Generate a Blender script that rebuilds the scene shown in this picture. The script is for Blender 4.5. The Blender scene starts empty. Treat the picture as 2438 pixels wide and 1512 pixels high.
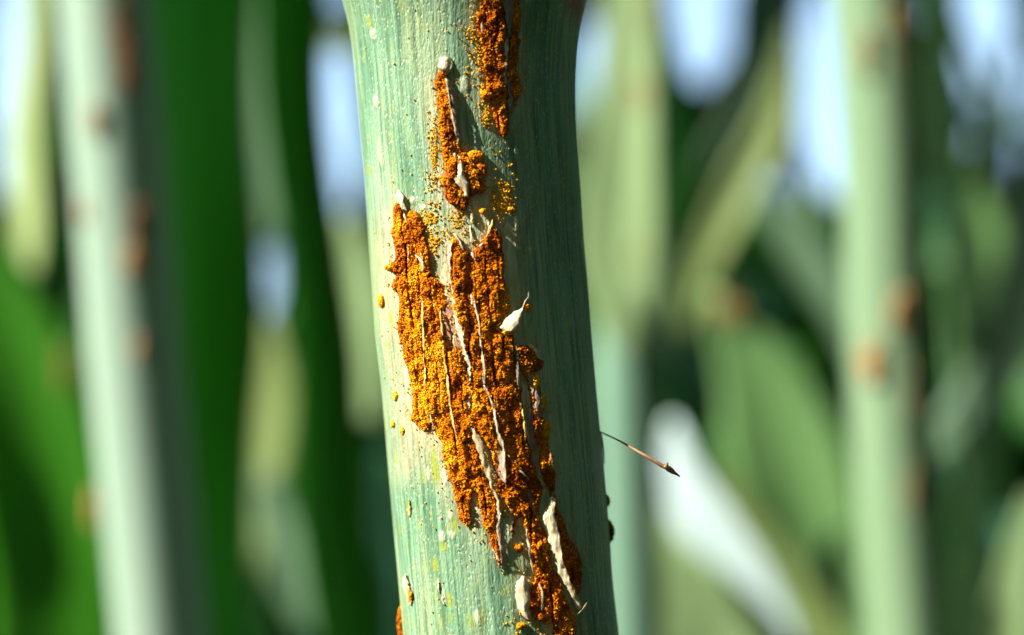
import bpy, math, random
import numpy as np
from mathutils import Vector

random.seed(7); rng = np.random.default_rng(7)
scene = bpy.context.scene
COL = scene.collection

# ------------------------------------------------------------------ camera (1 unit = 1 cm, a macro photograph)
PITCH = math.radians(16.0)
HFOV = math.radians(30.0)
D0 = 3.785                                   # distance of the front of the stem
K = math.tan(HFOV / 2) / 1219.0              # tangent per reference pixel (2438 px wide view of the photograph)
FWD = np.array([0, math.cos(PITCH), math.sin(PITCH)])
UPV = np.array([0, -math.sin(PITCH), math.cos(PITCH)])
RGT = np.array([1.0, 0, 0])
CAM = -D0 * FWD
cam_d = bpy.data.cameras.new('camera'); cam = bpy.data.objects.new('camera', cam_d); COL.objects.link(cam)
cam.location = CAM; cam.rotation_euler = (math.pi / 2 + PITCH, 0, 0)
cam_d.sensor_width = 36.0; cam_d.lens = 18.0 / math.tan(HFOV / 2)
cam_d.clip_start = 0.05; cam_d.clip_end = 60000
cam_d.dof.use_dof = True; cam_d.dof.focus_distance = D0 + 0.035
cam_d.dof.aperture_fstop = 0.50
scene.camera = cam

# ------------------------------------------------------------------ daylight
SUN_EL = math.radians(33.0)
SUN_SIDE = math.radians(59.0)                # from the direction to the camera, towards the left
L = np.array([-math.sin(SUN_SIDE) * math.cos(SUN_EL), -math.cos(SUN_SIDE) * math.cos(SUN_EL), math.sin(SUN_EL)])
sun_d = bpy.data.lights.new('sun', 'SUN'); sun_d.energy = 5.0; sun_d.angle = math.radians(0.55)
sun_d.color = (1.0, 0.94, 0.80)
sun = bpy.data.objects.new('sun', sun_d); COL.objects.link(sun)
sun.rotation_euler = Vector(L).to_track_quat('Z', 'Y').to_euler(); sun.location = tuple(L * 50)
world = bpy.data.worlds.new('World'); scene.world = world; world.use_nodes = True
wn = world.node_tree.nodes; wl = world.node_tree.links
sky = wn.new('ShaderNodeTexSky'); sky.sky_type = 'NISHITA'; sky.sun_disc = False
sky.air_density = 1.45; sky.dust_density = 1.0; sky.sun_elevation = SUN_EL; sky.sun_rotation = math.atan2(L[0], L[1])
wl.new(sky.outputs[0], wn['Background'].inputs[0]); wn['Background'].inputs[1].default_value = 0.135
scene.view_settings.view_transform = 'Standard'; scene.view_settings.look = 'None'
scene.view_settings.exposure = 1.56; scene.view_settings.gamma = 1.0
scene.view_settings.use_curve_mapping = False
scene.cycles.use_denoising = True
scene.cycles.max_bounces = 6; scene.cycles.diffuse_bounces = 4; scene.cycles.transmission_bounces = 4

# ------------------------------------------------------------------ helpers
def W(x, y, d):
    """reference pixel and depth along the view axis -> world point"""
    return CAM + d * (FWD + RGT * ((x - 1219) * K) - UPV * ((y - 756) * K))

def Wv(x, y, d):
    x = np.asarray(x, float); y = np.asarray(y, float); d = np.asarray(d, float)
    return CAM + d[..., None] * (FWD + RGT * ((x - 1219) * K)[..., None] - UPV * ((y - 756) * K)[..., None])

def mk(name, verts, faces, mat=None, parent=None, smooth=True, attrs=None, uv=None):
    """one mesh object from numpy arrays; faces is (n,3) or (n,4)"""
    me = bpy.data.meshes.new(name)
    verts = np.ascontiguousarray(verts, dtype=np.float32); faces = np.ascontiguousarray(faces, dtype=np.int32)
    n, k = faces.shape
    me.vertices.add(len(verts)); me.vertices.foreach_set('co', verts.ravel())
    me.loops.add(n * k); me.loops.foreach_set('vertex_index', faces.ravel())
    me.polygons.add(n); me.polygons.foreach_set('loop_start', np.arange(0, n * k, k, dtype=np.int32))
    me.polygons.foreach_set('use_smooth', np.full(n, smooth))
    for an, av in (attrs or {}).items():
        a = me.attributes.new(an, 'FLOAT', 'POINT'); a.data.foreach_set('value', np.ascontiguousarray(av, dtype=np.float32))
    if uv is not None:
        ul = me.uv_layers.new(name='UVMap'); ul.data.foreach_set('uv', np.ascontiguousarray(uv[faces.ravel()], dtype=np.float32).ravel())
    me.update(calc_edges=True); me.validate()
    o = bpy.data.objects.new(name, me)
    if mat: me.materials.append(mat)
    COL.objects.link(o)
    if parent: o.parent = parent
    return o

def tag(o, label=None, cat=None, group=None, kind=None):
    if label: o['label'] = label
    if cat: o['category'] = cat
    if group: o['group'] = group
    if kind: o['kind'] = kind
    return o

def empty(name, label, cat, group=None):
    o = bpy.data.objects.new(name, None); COL.objects.link(o); o.empty_display_size = 0.2
    return tag(o, label, cat, group)

def gridfaces(nr, nc, wrap=False):
    r = np.arange(nr - 1)[:, None]; c = np.arange(nc if wrap else nc - 1)[None, :]
    a = r * nc + c; b = r * nc + (c + 1) % nc
    return np.stack([a, b, b + nc, a + nc], -1).reshape(-1, 4)

def catmull(P, n):
    P = np.asarray(P, float); m = len(P)
    if m == 1: return np.repeat(P, n, 0)
    seg = np.sqrt((np.diff(P[:, :2], axis=0) ** 2).sum(1)); s = np.concatenate([[0], np.cumsum(seg)])
    t = np.linspace(0, s[-1], n)
    out = np.empty((n, P.shape[1]))
    i = np.clip(np.searchsorted(s, t, side='right') - 1, 0, m - 2)
    f = ((t - s[i]) / np.maximum(s[i + 1] - s[i], 1e-9))[:, None]
    def tang(j):
        j0 = np.clip(j - 1, 0, m - 1); j1 = np.clip(j + 1, 0, m - 1)
        return (P[j1] - P[j0]) / np.maximum(s[j1] - s[j0], 1e-9)[:, None]
    h = (s[i + 1] - s[i])[:, None]
    h00 = 2 * f**3 - 3 * f**2 + 1; h10 = f**3 - 2 * f**2 + f; h01 = -2 * f**3 + 3 * f**2; h11 = f**3 - f**2
    return h00 * P[i] + h10 * h * tang(i) + h01 * P[i + 1] + h11 * h * tang(i + 1)

class VNoise:
    """smooth value noise on the plane"""
    def __init__(s, seed): s.g = np.random.default_rng(seed).random((256, 256))
    def __call__(s, x, y):
        xi = np.floor(x).astype(int); yi = np.floor(y).astype(int); fx = x - xi; fy = y - yi
        fx = fx * fx * (3 - 2 * fx); fy = fy * fy * (3 - 2 * fy)
        g = s.g; a = g[xi % 256, yi % 256]; b = g[(xi + 1) % 256, yi % 256]; c = g[xi % 256, (yi + 1) % 256]; d = g[(xi + 1) % 256, (yi + 1) % 256]
        return (a * (1 - fx) + b * fx) * (1 - fy) + (c * (1 - fx) + d * fx) * fy
vn1, vn2, vn3, vn4 = VNoise(1), VNoise(2), VNoise(3), VNoise(4)

def ico(sub=1):
    t = (1 + 5**.5) / 2
    v = [(-1, t, 0), (1, t, 0), (-1, -t, 0), (1, -t, 0), (0, -1, t), (0, 1, t), (0, -1, -t), (0, 1, -t), (t, 0, -1), (t, 0, 1), (-t, 0, -1), (-t, 0, 1)]
    v = [np.array(p, float) / np.linalg.norm(p) for p in v]
    f = [(0, 11, 5), (0, 5, 1), (0, 1, 7), (0, 7, 10), (0, 10, 11), (1, 5, 9), (5, 11, 4), (11, 10, 2), (10, 7, 6), (7, 1, 8), (3, 9, 4), (3, 4, 2), (3, 2, 6), (3, 6, 8), (3, 8, 9), (4, 9, 5), (2, 4, 11), (6, 2, 10), (8, 6, 7), (9, 8, 1)]
    for _ in range(sub):
        m = {}; nf = []
        def mid(a, b):
            k = (min(a, b), max(a, b))
            if k not in m:
                p = v[a] + v[b]; v.append(p / np.linalg.norm(p)); m[k] = len(v) - 1
            return m[k]
        for a, b, c in f:
            ab, bc, ca = mid(a, b), mid(b, c), mid(c, a)
            nf += [(a, ab, ca), (b, bc, ab), (c, ca, bc), (ab, bc, ca)]
        f = nf
    return np.array(v), np.array(f)
ICO0, ICO1 = ico(0), ico(1)

def grains(name, pts, rad, mat, parent, tone, sub=1):
    """many little rust spores as one mesh"""
    V, F = ICO1 if sub else ICO0
    n = len(pts); sc = rad[:, None] * rng.uniform(.8, 1.25, (n, 3))
    q = rng.normal(size=(n, 4)); q /= np.linalg.norm(q, axis=1)[:, None]
    w, x, y, z = q.T
    R = np.stack([1 - 2 * (y*y + z*z), 2 * (x*y - z*w), 2 * (x*z + y*w), 2 * (x*y + z*w), 1 - 2 * (x*x + z*z), 2 * (y*z - x*w), 2 * (x*z - y*w), 2 * (y*z + x*w), 1 - 2 * (x*x + y*y)], 1).reshape(n, 3, 3)
    vv = np.einsum('nij,nkj->nki', R, V[None] * sc[:, None]) + pts[:, None]
    ff = F[None] + (np.arange(n) * len(V))[:, None, None]
    o = mk(name, vv.reshape(-1, 3), ff.reshape(-1, 3), mat, parent, attrs={'tone': np.repeat(tone, len(V))})
    o['kind'] = 'stuff'
    return o

# ------------------------------------------------------------------ materials
def newmat(name):
    m = bpy.data.materials.new(name); m.use_nodes = True
    return m, m.node_tree.nodes, m.node_tree.links, m.node_tree.nodes['Principled BSDF']
def nd(nodes, t, **kw):
    n = nodes.new(t)
    for k, v in kw.items(): setattr(n, k, v)
    return n
def ramp(nodes, stops, interp='LINEAR'):
    r = nodes.new('ShaderNodeValToRGB'); r.color_ramp.interpolation = interp
    while len(r.color_ramp.elements) < len(stops): r.color_ramp.elements.new(0.5)
    for e, (p, c) in zip(r.color_ramp.elements, stops): e.position = p; e.color = (*c, 1) if len(c) == 3 else c
    return r
def mix(nodes, links, a, b, f, blend='MIX'):
    m = nodes.new('ShaderNodeMix'); m.data_type = 'RGBA'; m.blend_type = blend
    for sock, v in ((m.inputs[0], f), (m.inputs[6], a), (m.inputs[7], b)):
        if hasattr(v, 'is_linked'): links.new(v, sock)
        elif isinstance(v, (int, float)): sock.default_value = v
        else: sock.default_value = (*v, 1)
    return m.outputs[2]
def uvnoise(nodes, links, sx, sy, detail=3, rough=.55, coord='UV', dist=0):
    tc = nodes.new('ShaderNodeTexCoord'); mp = nodes.new('ShaderNodeMapping'); mp.inputs['Scale'].default_value = (sx, sy, 1 if coord == 'UV' else sx)
    links.new(tc.outputs[coord], mp.inputs[0]); t = nodes.new('ShaderNodeTexNoise'); t.inputs['Scale'].default_value = 1
    t.inputs['Detail'].default_value = detail; t.inputs['Roughness'].default_value = rough; t.inputs['Distortion'].default_value = dist
    links.new(mp.outputs[0], t.inputs[0]); return t.outputs[0]

def stalk_material():
    m, n, l, p = newmat('stalk_epidermis')
    # UV unit = 100 reference pixels round the stem (u) and along it (v)
    broad = uvnoise(n, l, .9, .16, 3)
    c0 = ramp(n, [(.30, (.085, .20, .12)), (.48, (.15, .285, .175)), (.66, (.25, .385, .25))]); l.new(broad, c0.inputs[0]); c = c0.outputs[0]
    yel = uvnoise(n, l, 1.3, .22, 4); ry = ramp(n, [(.48, (0, 0, 0)), (.70, (.6, .6, .6))]); l.new(yel, ry.inputs[0])
    c = mix(n, l, c, (.34, .37, .14), ry.outputs[0])
    st = uvnoise(n, l, 11, .45, 3, .6); rs = ramp(n, [(.36, (.42, .50, .42)), (.5, (1, 1, 1)), (.66, (1.28, 1.24, 1.2))]); l.new(st, rs.inputs[0])
    c = mix(n, l, c, rs.outputs[0], .8, 'MULTIPLY')
    # longitudinal veins
    ve = uvnoise(n, l, 3.1, .035, 1, .5); rv = ramp(n, [(.455, (1, 1, 1)), (.49, (.42, .52, .42)), (.52, (1, 1, 1))]); l.new(ve, rv.inputs[0])
    c = mix(n, l, c, rv.outputs[0], .75, 'MULTIPLY')
    fk = uvnoise(n, l, 7, 1.6, 2, .6); rf = ramp(n, [(.60, (0, 0, 0)), (.72, (.65, .65, .65))]); l.new(fk, rf.inputs[0]); c = mix(n, l, c, (.36, .38, .10), rf.outputs[0])
    # tissue killed round the pustules, pale tan / pinkish
    at = nd(n, 'ShaderNodeAttribute', attribute_name='halo'); dn = uvnoise(n, l, 4, .8, 4)
    ma = nd(n, 'ShaderNodeMath', operation='MULTIPLY'); l.new(at.outputs['Fac'], ma.inputs[0]); rr = ramp(n, [(.34, (.25,) * 3), (.56, (1, 1, 1))]); l.new(dn, rr.inputs[0]); l.new(rr.outputs[0], ma.inputs[1])
    tn = uvnoise(n, l, 7, 1.2, 3); rt = ramp(n, [(.33, (.36, .21, .10)), (.5, (.50, .42, .24)), (.68, (.70, .64, .42))]); l.new(tn, rt.inputs[0])
    c = mix(n, l, c, rt.outputs[0], ma.outputs[0])
    # raw floor between the strips, brown-red shadow painted into its tint
    ar = nd(n, 'ShaderNodeAttribute', attribute_name='raw'); c = mix(n, l, c, (.35, .17, .11), ar.outputs['Fac'])
    ao = nd(n, 'ShaderNodeAttribute', attribute_name='olive'); c = mix(n, l, c, (.26, .30, .03), ao.outputs['Fac'])
    am = nd(n, 'ShaderNodeAttribute', attribute_name='cream'); c = mix(n, l, c, (.54, .54, .38), am.outputs['Fac'])
    ab = nd(n, 'ShaderNodeAttribute', attribute_name='node'); c = mix(n, l, c, (.26, .05, .03), ab.outputs['Fac'])
    # waxy cells: tiny pale beads in rows, their glints painted lighter
    tc = n.new('ShaderNodeTexCoord'); mp = n.new('ShaderNodeMapping'); mp.inputs['Scale'].default_value = (16, 9, 1); l.new(tc.outputs['UV'], mp.inputs[0])
    vo = n.new('ShaderNodeTexVoronoi'); vo.inputs['Scale'].default_value = 1; l.new(mp.outputs[0], vo.inputs[0])
    sep = n.new('ShaderNodeSeparateColor'); l.new(vo.outputs['Color'], sep.inputs[0])
    r1 = ramp(n, [(.40, (0, 0, 0)), (.92, (1, 1, 1))]); l.new(sep.outputs[0], r1.inputs[0])
    r2 = ramp(n, [(.12, (1, 1, 1)), (.45, (0, 0, 0))]); l.new(vo.outputs['Distance'], r2.inputs[0])
    mm = nd(n, 'ShaderNodeMath', operation='MULTIPLY'); l.new(r1.outputs[0], mm.inputs[0]); l.new(r2.outputs[0], mm.inputs[1])
    mb = nd(n, 'ShaderNodeMath', operation='MULTIPLY'); l.new(mm.outputs[0], mb.inputs[0]); mb.inputs[1].default_value = .5
    c = mix(n, l, c, (.56, .62, .47), mb.outputs[0])
    l.new(c, p.inputs['Base Color']); p.inputs['Roughness'].default_value = .42
    p.inputs['Specular IOR Level'].default_value = .55
    # relief
    hgt = nd(n, 'ShaderNodeMath', operation='MULTIPLY_ADD'); l.new(st, hgt.inputs[0]); hgt.inputs[1].default_value = .9
    fine = uvnoise(n, l, 24, 7, 2, .6); l.new(fine, hgt.inputs[2])
    h2 = nd(n, 'ShaderNodeMath', operation='ADD'); l.new(hgt.outputs[0], h2.inputs[0]); mh = nd(n, 'ShaderNodeMath', operation='MULTIPLY'); l.new(mm.outputs[0], mh.inputs[0]); mh.inputs[1].default_value = .5; l.new(mh.outputs[0], h2.inputs[1])
    bp = n.new('ShaderNodeBump'); bp.inputs['Strength'].default_value = .75; bp.inputs['Distance'].default_value = .0028
    l.new(h2.outputs[0], bp.inputs['Height']); l.new(bp.outputs[0], p.inputs['Normal'])
    return m

def rust_material(name, stops, rough=.55):
    m, n, l, p = newmat(name)
    a = nd(n, 'ShaderNodeAttribute', attribute_name='tone'); r = ramp(n, stops); l.new(a.outputs['Fac'], r.inputs[0])
    l.new(r.outputs[0], p.inputs['Base Color']); p.inputs['Roughness'].default_value = rough
    p.inputs['Specular IOR Level'].default_value = .18; p.inputs['Specular Tint'].default_value = (1, .62, .2, 1)
    return m

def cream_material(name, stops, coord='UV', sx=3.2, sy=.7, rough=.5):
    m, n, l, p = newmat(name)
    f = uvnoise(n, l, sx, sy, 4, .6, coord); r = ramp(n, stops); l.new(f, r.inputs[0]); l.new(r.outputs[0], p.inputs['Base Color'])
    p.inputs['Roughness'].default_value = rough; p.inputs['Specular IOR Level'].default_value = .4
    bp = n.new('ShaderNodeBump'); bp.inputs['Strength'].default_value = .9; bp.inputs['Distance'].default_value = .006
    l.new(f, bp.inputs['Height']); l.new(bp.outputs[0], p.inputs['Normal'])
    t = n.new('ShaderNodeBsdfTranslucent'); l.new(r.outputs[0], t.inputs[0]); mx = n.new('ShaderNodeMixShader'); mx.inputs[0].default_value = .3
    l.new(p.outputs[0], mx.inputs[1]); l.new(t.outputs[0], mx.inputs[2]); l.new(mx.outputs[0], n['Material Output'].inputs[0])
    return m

def leaf_material(name, c_dark, c_light, trans=.35, tcol=None, sc=1.6, rough=.45):
    m, n, l, p = newmat(name)
    f = uvnoise(n, l, 3.0, .35, 3, .55, 'UV'); r = ramp(n, [(.32, c_dark), (.68, c_light)]); l.new(f, r.inputs[0]); l.new(r.outputs[0], p.inputs['Base Color'])
    p.inputs['Roughness'].default_value = rough; p.inputs['Specular IOR Level'].default_value = .35
    t = n.new('ShaderNodeBsdfTranslucent'); t.inputs[0].default_value = (*(tcol or (c_light[0] * .7, c_light[1] * 1.0, c_light[2] * .25)), 1)
    mx = n.new('ShaderNodeMixShader'); mx.inputs[0].default_value = trans
    l.new(p.outputs[0], mx.inputs[1]); l.new(t.outputs[0], mx.inputs[2]); l.new(mx.outputs[0], n['Material Output'].inputs[0])
    return m

def ground_material():
    m, n, l, p = newmat('field_soil')
    f = uvnoise(n, l, .05, .05, 8, .65, 'Object'); r = ramp(n, [(.35, (.035, .05, .015)), (.6, (.10, .085, .05))]); l.new(f, r.inputs[0]); l.new(r.outputs[0], p.inputs['Base Color'])
    p.inputs['Roughness'].default_value = .9
    bp = n.new('ShaderNodeBump'); bp.inputs['Distance'].default_value = 1.5; l.new(f, bp.inputs['Height']); l.new(bp.outputs[0], p.inputs['Normal'])
    return m

M_STALK = stalk_material()
M_SPORE = rust_material('rust_spores', [(0, (.30, .055, .001)), (.3, (.50, .13, .001)), (.62, (.74, .28, .002)), (1, (.92, .56, .02))])
M_DUST = rust_material('rust_dust', [(0, (.55, .17, .002)), (.5, (.70, .36, .01)), (1, (.72, .52, .06))])
M_BED = rust_material('rust_bed', [(0, (.07, .012, .001)), (1, (.26, .05, .002))], .8)  # kept dark so the gaps between grains carry painted shadow
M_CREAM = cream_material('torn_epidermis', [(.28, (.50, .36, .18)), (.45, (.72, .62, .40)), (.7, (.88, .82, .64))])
M_GREY = cream_material('torn_epidermis_shaded_side', [(.3, (.24, .16, .12)), (.55, (.42, .33, .27)), (.75, (.60, .51, .38))])  # grey-purple tint paints the shade on a strip's inner face
M_TAN = cream_material('torn_epidermis_tan', [(.3, (.42, .27, .12)), (.5, (.62, .49, .28)), (.7, (.76, .68, .46))])
M_GOLD = cream_material('rusty_fibre', [(.3, (.62, .34, .04)), (.5, (.78, .56, .16)), (.7, (.85, .74, .36))])
M_BROWN = cream_material('dry_brown', [(.3, (.20, .09, .04)), (.6, (.40, .22, .11))], 'Object', 30, 30)
M_STAIN = rust_material('faint_rust', [(0, (.30, .14, .06)), (.5, (.42, .22, .09)), (1, (.48, .36, .18))])
M_GROUND = ground_material()
M_STEM_PALE = leaf_material('wheat_stem_pale', (.22, .33, .26), (.30, .40, .33), .05)
M_STEM_GREEN = leaf_material('wheat_stem_green', (.13, .22, .125), (.19, .285, .175), .05)
M_STEM_SHADED = leaf_material('wheat_stem_shaded', (.11, .21, .155), (.16, .28, .21), .05)  # darker teal puts the sheathing leaf's shade into the stem colour
M_LF_PALE = leaf_material('leaf_pale', (.19, .29, .13), (.26, .37, .19), .35, (.28, .40, .12))
M_LF_BRIGHT = leaf_material('leaf_yellow_green', (.32, .43, .17), (.44, .54, .26), .4, (.42, .55, .16))
M_LF_SKYGAP = leaf_material('leaf_sky_gap', (.44, .58, .62), (.56, .69, .74), .15, (.25, .40, .25))  # sky-bright colour for the blade that stands in for a sky gap
M_LF_BLUE = leaf_material('leaf_glaucous', (.11, .20, .12), (.16, .27, .17), .3, (.12, .26, .09))
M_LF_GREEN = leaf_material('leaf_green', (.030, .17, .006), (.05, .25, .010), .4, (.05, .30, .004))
M_LF_MID = leaf_material('leaf_mid', (.12, .25, .09), (.17, .33, .12), .3, (.10, .26, .04))
M_LF_OLIVE = leaf_material('leaf_olive', (.17, .24, .08), (.25, .33, .12), .35, (.22, .32, .06))
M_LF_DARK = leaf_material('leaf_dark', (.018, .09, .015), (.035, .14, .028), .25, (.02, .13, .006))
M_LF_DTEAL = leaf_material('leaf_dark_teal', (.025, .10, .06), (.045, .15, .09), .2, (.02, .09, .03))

# ------------------------------------------------------------------ ground
g = 40000.0
gv = np.array([(-g, -g, 0), (g, -g, 0), (g, g, 0), (-g, g, 0)], float); gv[:, 2] = -46
o = mk('ground', gv, np.array([[0, 1, 2, 3]]), M_GROUND, smooth=False); o['kind'] = 'structure'

# ------------------------------------------------------------------ the rusted stem in front
prof = np.array([(-700, 770, 1400), (-300, 780, 1392), (-60, 806, 1406), (0, 815, 1399), (44, 828, 1386), (117, 840, 1375), (219, 850, 1370), (307, 857, 1373), (430, 869, 1382), (575, 878, 1390), (677, 886, 1400), (795, 894, 1409),
                 (916, 909, 1419), (1018, 917, 1429), (1150, 928, 1442), (1275, 938, 1451), (1378, 948, 1457), (1509, 960, 1472), (1700, 978, 1492), (2200, 1025, 1540), (9000, 1700, 2200)], float)
DC = D0 + 0.213
def axis_px(Y):
    l_ = np.interp(Y, prof[:, 0], prof[:, 1]); r_ = np.interp(Y, prof[:, 0], prof[:, 2])
    return (l_ + r_) / 2, (r_ - l_) / 2
_ys = np.arange(-700, 9001, 10.0); _c, _r = axis_px(_ys); _k = np.ones(7) / 7
_c[3:-3] = np.convolve(_c, _k, 'valid'); _r[3:-3] = np.convolve(_r, _k, 'valid')
def axis_s(Y): return np.interp(Y, _ys, _c), np.interp(Y, _ys, _r)
PXC = K * DC
def surf(X, Y, h=0.0):
    """point on (h reference px above) the stem's surface seen at pixel X,Y"""
    X, Y, h = np.broadcast_arrays(np.asarray(X, float), np.asarray(Y, float), np.asarray(h, float))
    d = np.full(X.shape, D0)
    for _ in range(5):
        b = -(Y - 756) * K * d; Yc = 756 - b / PXC; cx, r = axis_s(Yc)
        R = (r + h) * PXC; a = (X - 1219) * K * d - (cx - 1219) * PXC
        s = np.clip(a / R, -.999, .999); cosf = np.sqrt(1 - s * s); d = DC - R * cosf
    a = (cx - 1219) * PXC + R * s
    return CAM + d[..., None] * FWD + a[..., None] * RGT + b[..., None] * UPV

def z1(p): return [(790 + .2926 * x, .2926 * y) for x, y in p]
def z2(p): return [(790 + .2926 * x, 355.5 + .2926 * y) for x, y in p]
def z3(p): return [(790 + .2926 * x, 711 + .2926 * y) for x, y in p]
def z4(p): return [(869 + .2926 * x, 1069.7 + .2926 * y) for x, y in p]

POLY = {
 'A': z1([(1225, -190), (1225, -60), (1215, 60), (1170, 150), (1185, 250), (1225, 340), (1235, 430), (1240, 540), (1265, 640), (1270, 720), (1240, 760), (1300, 800), (1320, 880), (1310, 960), (1345, 1020), (1385, 1100), (1430, 1090), (1440, 1030), (1430, 940), (1440, 820), (1425, 700), (1415, 560), (1430, 420), (1415, 300), (1420, 200), (1400, 120), (1390, 40), (1370, -60), (1360, -190)]),
 'AR': z1([(1480, -190), (1480, -60), (1490, 60), (1500, 150), (1490, 250), (1440, 390), (1435, 520), (1440, 650), (1470, 760), (1475, 880), (1500, 880), (1520, 780), (1545, 740), (1525, 640), (1500, 540), (1510, 440), (1525, 330), (1530, 200), (1530, 80), (1515, -60), (1515, -190)]),
 'B': z1([(895, 545), (860, 620), (855, 700), (862, 800), (865, 900), (880, 1000), (885, 1100), (890, 1200), (910, 1290), (930, 1365), (960, 1415), (880, 1455), (900, 1495), (930, 1525), (920, 1595), (960, 1655), (1030, 1695), (1090, 1715), (1110, 1655), (1150, 1595), (1190, 1545), (1230, 1495), (1200, 1415), (1215, 1375), (1150, 1335), (1110, 1275), (1050, 1240), (1030, 1200), (1000, 1050), (985, 950), (985, 850), (965, 760), (935, 680), (915, 590)]),
 'D': z2([(535, 445), (495, 470), (505, 560), (500, 650), (475, 665), (490, 700), (515, 710), (520, 780), (525, 870), (530, 930), (490, 930), (455, 950), (490, 985), (530, 1000), (520, 1060), (490, 1110), (540, 1160), (550, 1260), (560, 1350), (550, 1450)]) +
      z3([(540, 230), (545, 350), (580, 380), (590, 520), (620, 560), (640, 640), (655, 740), (665, 850), (680, 910), (640, 960), (650, 1000), (700, 1030), (750, 1085), (790, 1060), (810, 1010), (830, 1080), (880, 1140), (910, 1220), (900, 1300), (950, 1380), (965, 1460)]) +
      z4([(680, 200), (700, 230), (730, 330), (750, 450), (770, 570), (830, 635), (875, 590), (860, 540), (845, 450), (860, 350), (900, 330), (930, 420), (950, 520), (970, 600), (1000, 720), (1040, 800), (1100, 960), (1112, 870), (1080, 780), (1075, 640), (1085, 540), (1070, 430), (1030, 330), (1000, 250), (960, 130), (910, 0)]) +
      z3([(1180, 1220), (1140, 1080), (1120, 1000), (1110, 930), (1125, 800), (1115, 690), (1095, 600), (1085, 500), (1050, 420), (1020, 400), (960, 430), (925, 400), (905, 320), (890, 200), (890, 100)]) +
      z2([(915, 1300), (915, 1240), (900, 1180), (890, 1080), (850, 1060), (800, 1030), (800, 920), (780, 820), (755, 720), (740, 640), (715, 560), (680, 505), (640, 515), (622, 600), (600, 570), (575, 480)]),
 'E': z2([(990, 690), (955, 800), (955, 900), (960, 1000), (970, 1100), (985, 1200), (1000, 1320), (1010, 1420), (1050, 1490)]) +
      z3([(1070, 380), (1100, 500), (1135, 640), (1125, 760), (1110, 930), (1130, 1020), (1190, 1080), (1240, 1160), (1290, 1240), (1320, 1330), (1360, 1460)]) +
      z4([(1090, 250), (1080, 330), (1130, 400), (1170, 500), (1200, 560), (1190, 660), (1205, 715), (1235, 700), (1215, 610), (1260, 545), (1300, 540), (1310, 620), (1330, 750), (1350, 850), (1370, 950), (1400, 1060), (1345, 1120), (1330, 1200), (1345, 1290), (1380, 1370), (1440, 1400), (1530, 1410), (1540, 1600), (1700, 1600), (1715, 1400), (1690, 1330), (1640, 1260), (1600, 1140), (1540, 1010), (1500, 900), (1480, 780), (1460, 660), (1420, 600), (1400, 520), (1400, 420), (1440, 300), (1390, 240), (1380, 100), (1360, 0)]) +
      z3([(1620, 1230), (1590, 1200), (1575, 1050), (1545, 900), (1535, 750), (1515, 640), (1505, 500), (1485, 400), (1470, 310), (1400, 280)]) +
      z2([(1370, 1480), (1380, 1400), (1440, 1320), (1450, 1260), (1440, 1170), (1410, 1100), (1390, 1000), (1385, 900), (1375, 820), (1385, 720), (1345, 700), (1305, 590), (1280, 680), (1240, 740), (1200, 790), (1160, 810), (1130, 870), (1080, 830), (1040, 760)]),
 'G': z3([(1550, 380), (1620, 385), (1680, 440), (1720, 520), (1700, 560), (1650, 580), (1670, 680), (1690, 760), (1740, 830), (1735, 900), (1700, 950), (1760, 1030), (1770, 1100), (1740, 1180), (1780, 1250), (1800, 1400)]) +
      z4([(1520, 60), (1530, 200), (1560, 350), (1580, 480), (1610, 600), (1660, 700), (1700, 790), (1745, 880), (1765, 1000), (1755, 1150), (1740, 1230), (1690, 1150), (1650, 1040), (1600, 900), (1570, 740), (1550, 600), (1530, 460), (1490, 330), (1450, 200), (1420, 60)]) +
      z3([(1690, 1290), (1660, 1150), (1640, 1020), (1630, 880), (1610, 760), (1570, 640), (1520, 520), (1510, 420)]),
}
X0, X1, Y0, Y1, RS = 780, 1500, -80, 1620, 2.0
gx = np.arange(X0, X1, RS); gy = np.arange(Y0, Y1, RS); GX, GY = np.meshgrid(gx, gy)
def inpoly(P, x, y):
    P = np.asarray(P); r = np.zeros(x.shape, bool); j = len(P) - 1
    for i in range(len(P)):
        xi, yi = P[i]; xj, yj = P[j]
        if yi != yj: r ^= ((yi > y) != (yj > y)) & (x < (xj - xi) * (y - yi) / (yj - yi) + xi)
        j = i
    return r
def blur(a, n, it=2):
    k = np.ones(2 * n + 1) / (2 * n + 1)
    for _ in range(it):
        p = np.pad(a, n, mode='edge'); p = np.apply_along_axis(lambda v: np.convolve(v, k, 'valid'), 1, p)
        a = np.apply_along_axis(lambda v: np.convolve(v, k, 'valid'), 0, p)
    return a
def samp(a, x, y):
    fx = np.clip((x - X0) / RS, 0, a.shape[1] - 1.001); fy = np.clip((y - Y0) / RS, 0, a.shape[0] - 1.001)
    i = fx.astype(int); j = fy.astype(int); u = fx - i; v = fy - j
    return (a[j, i] * (1 - u) + a[j, i + 1] * u) * (1 - v) + (a[j + 1, i] * (1 - u) + a[j + 1, i + 1] * u) * v
wob = lambda s, sc, a: ((s(GX / sc, GY / sc) - .5) * 2 * a)
WX = GX + wob(vn1, 9, 4) + wob(vn2, 25, 3); WY = GY + wob(vn3, 12, 5)
vein = np.abs(((GX - axis_s(GY)[0] - (vn1(GX * 0, GY / 60)) * 10 + (vn2(GX * 0 + 7, GY / 25) - .5) * 6) / 27.0) % 1 - .5) * 27
slit = (vein < 3.4 * np.clip(vn4(GX / 24 + 40, GY / 80) * 3.2 - 1.45, 0, 1)) & (GX > 940)
MASK = {k: (inpoly(p, WX, WY) & ~slit).astype(float) for k, p in POLY.items()}
ALL = np.clip(sum(MASK.values()), 0, 1)
SOFT = blur(ALL, 3)
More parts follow.
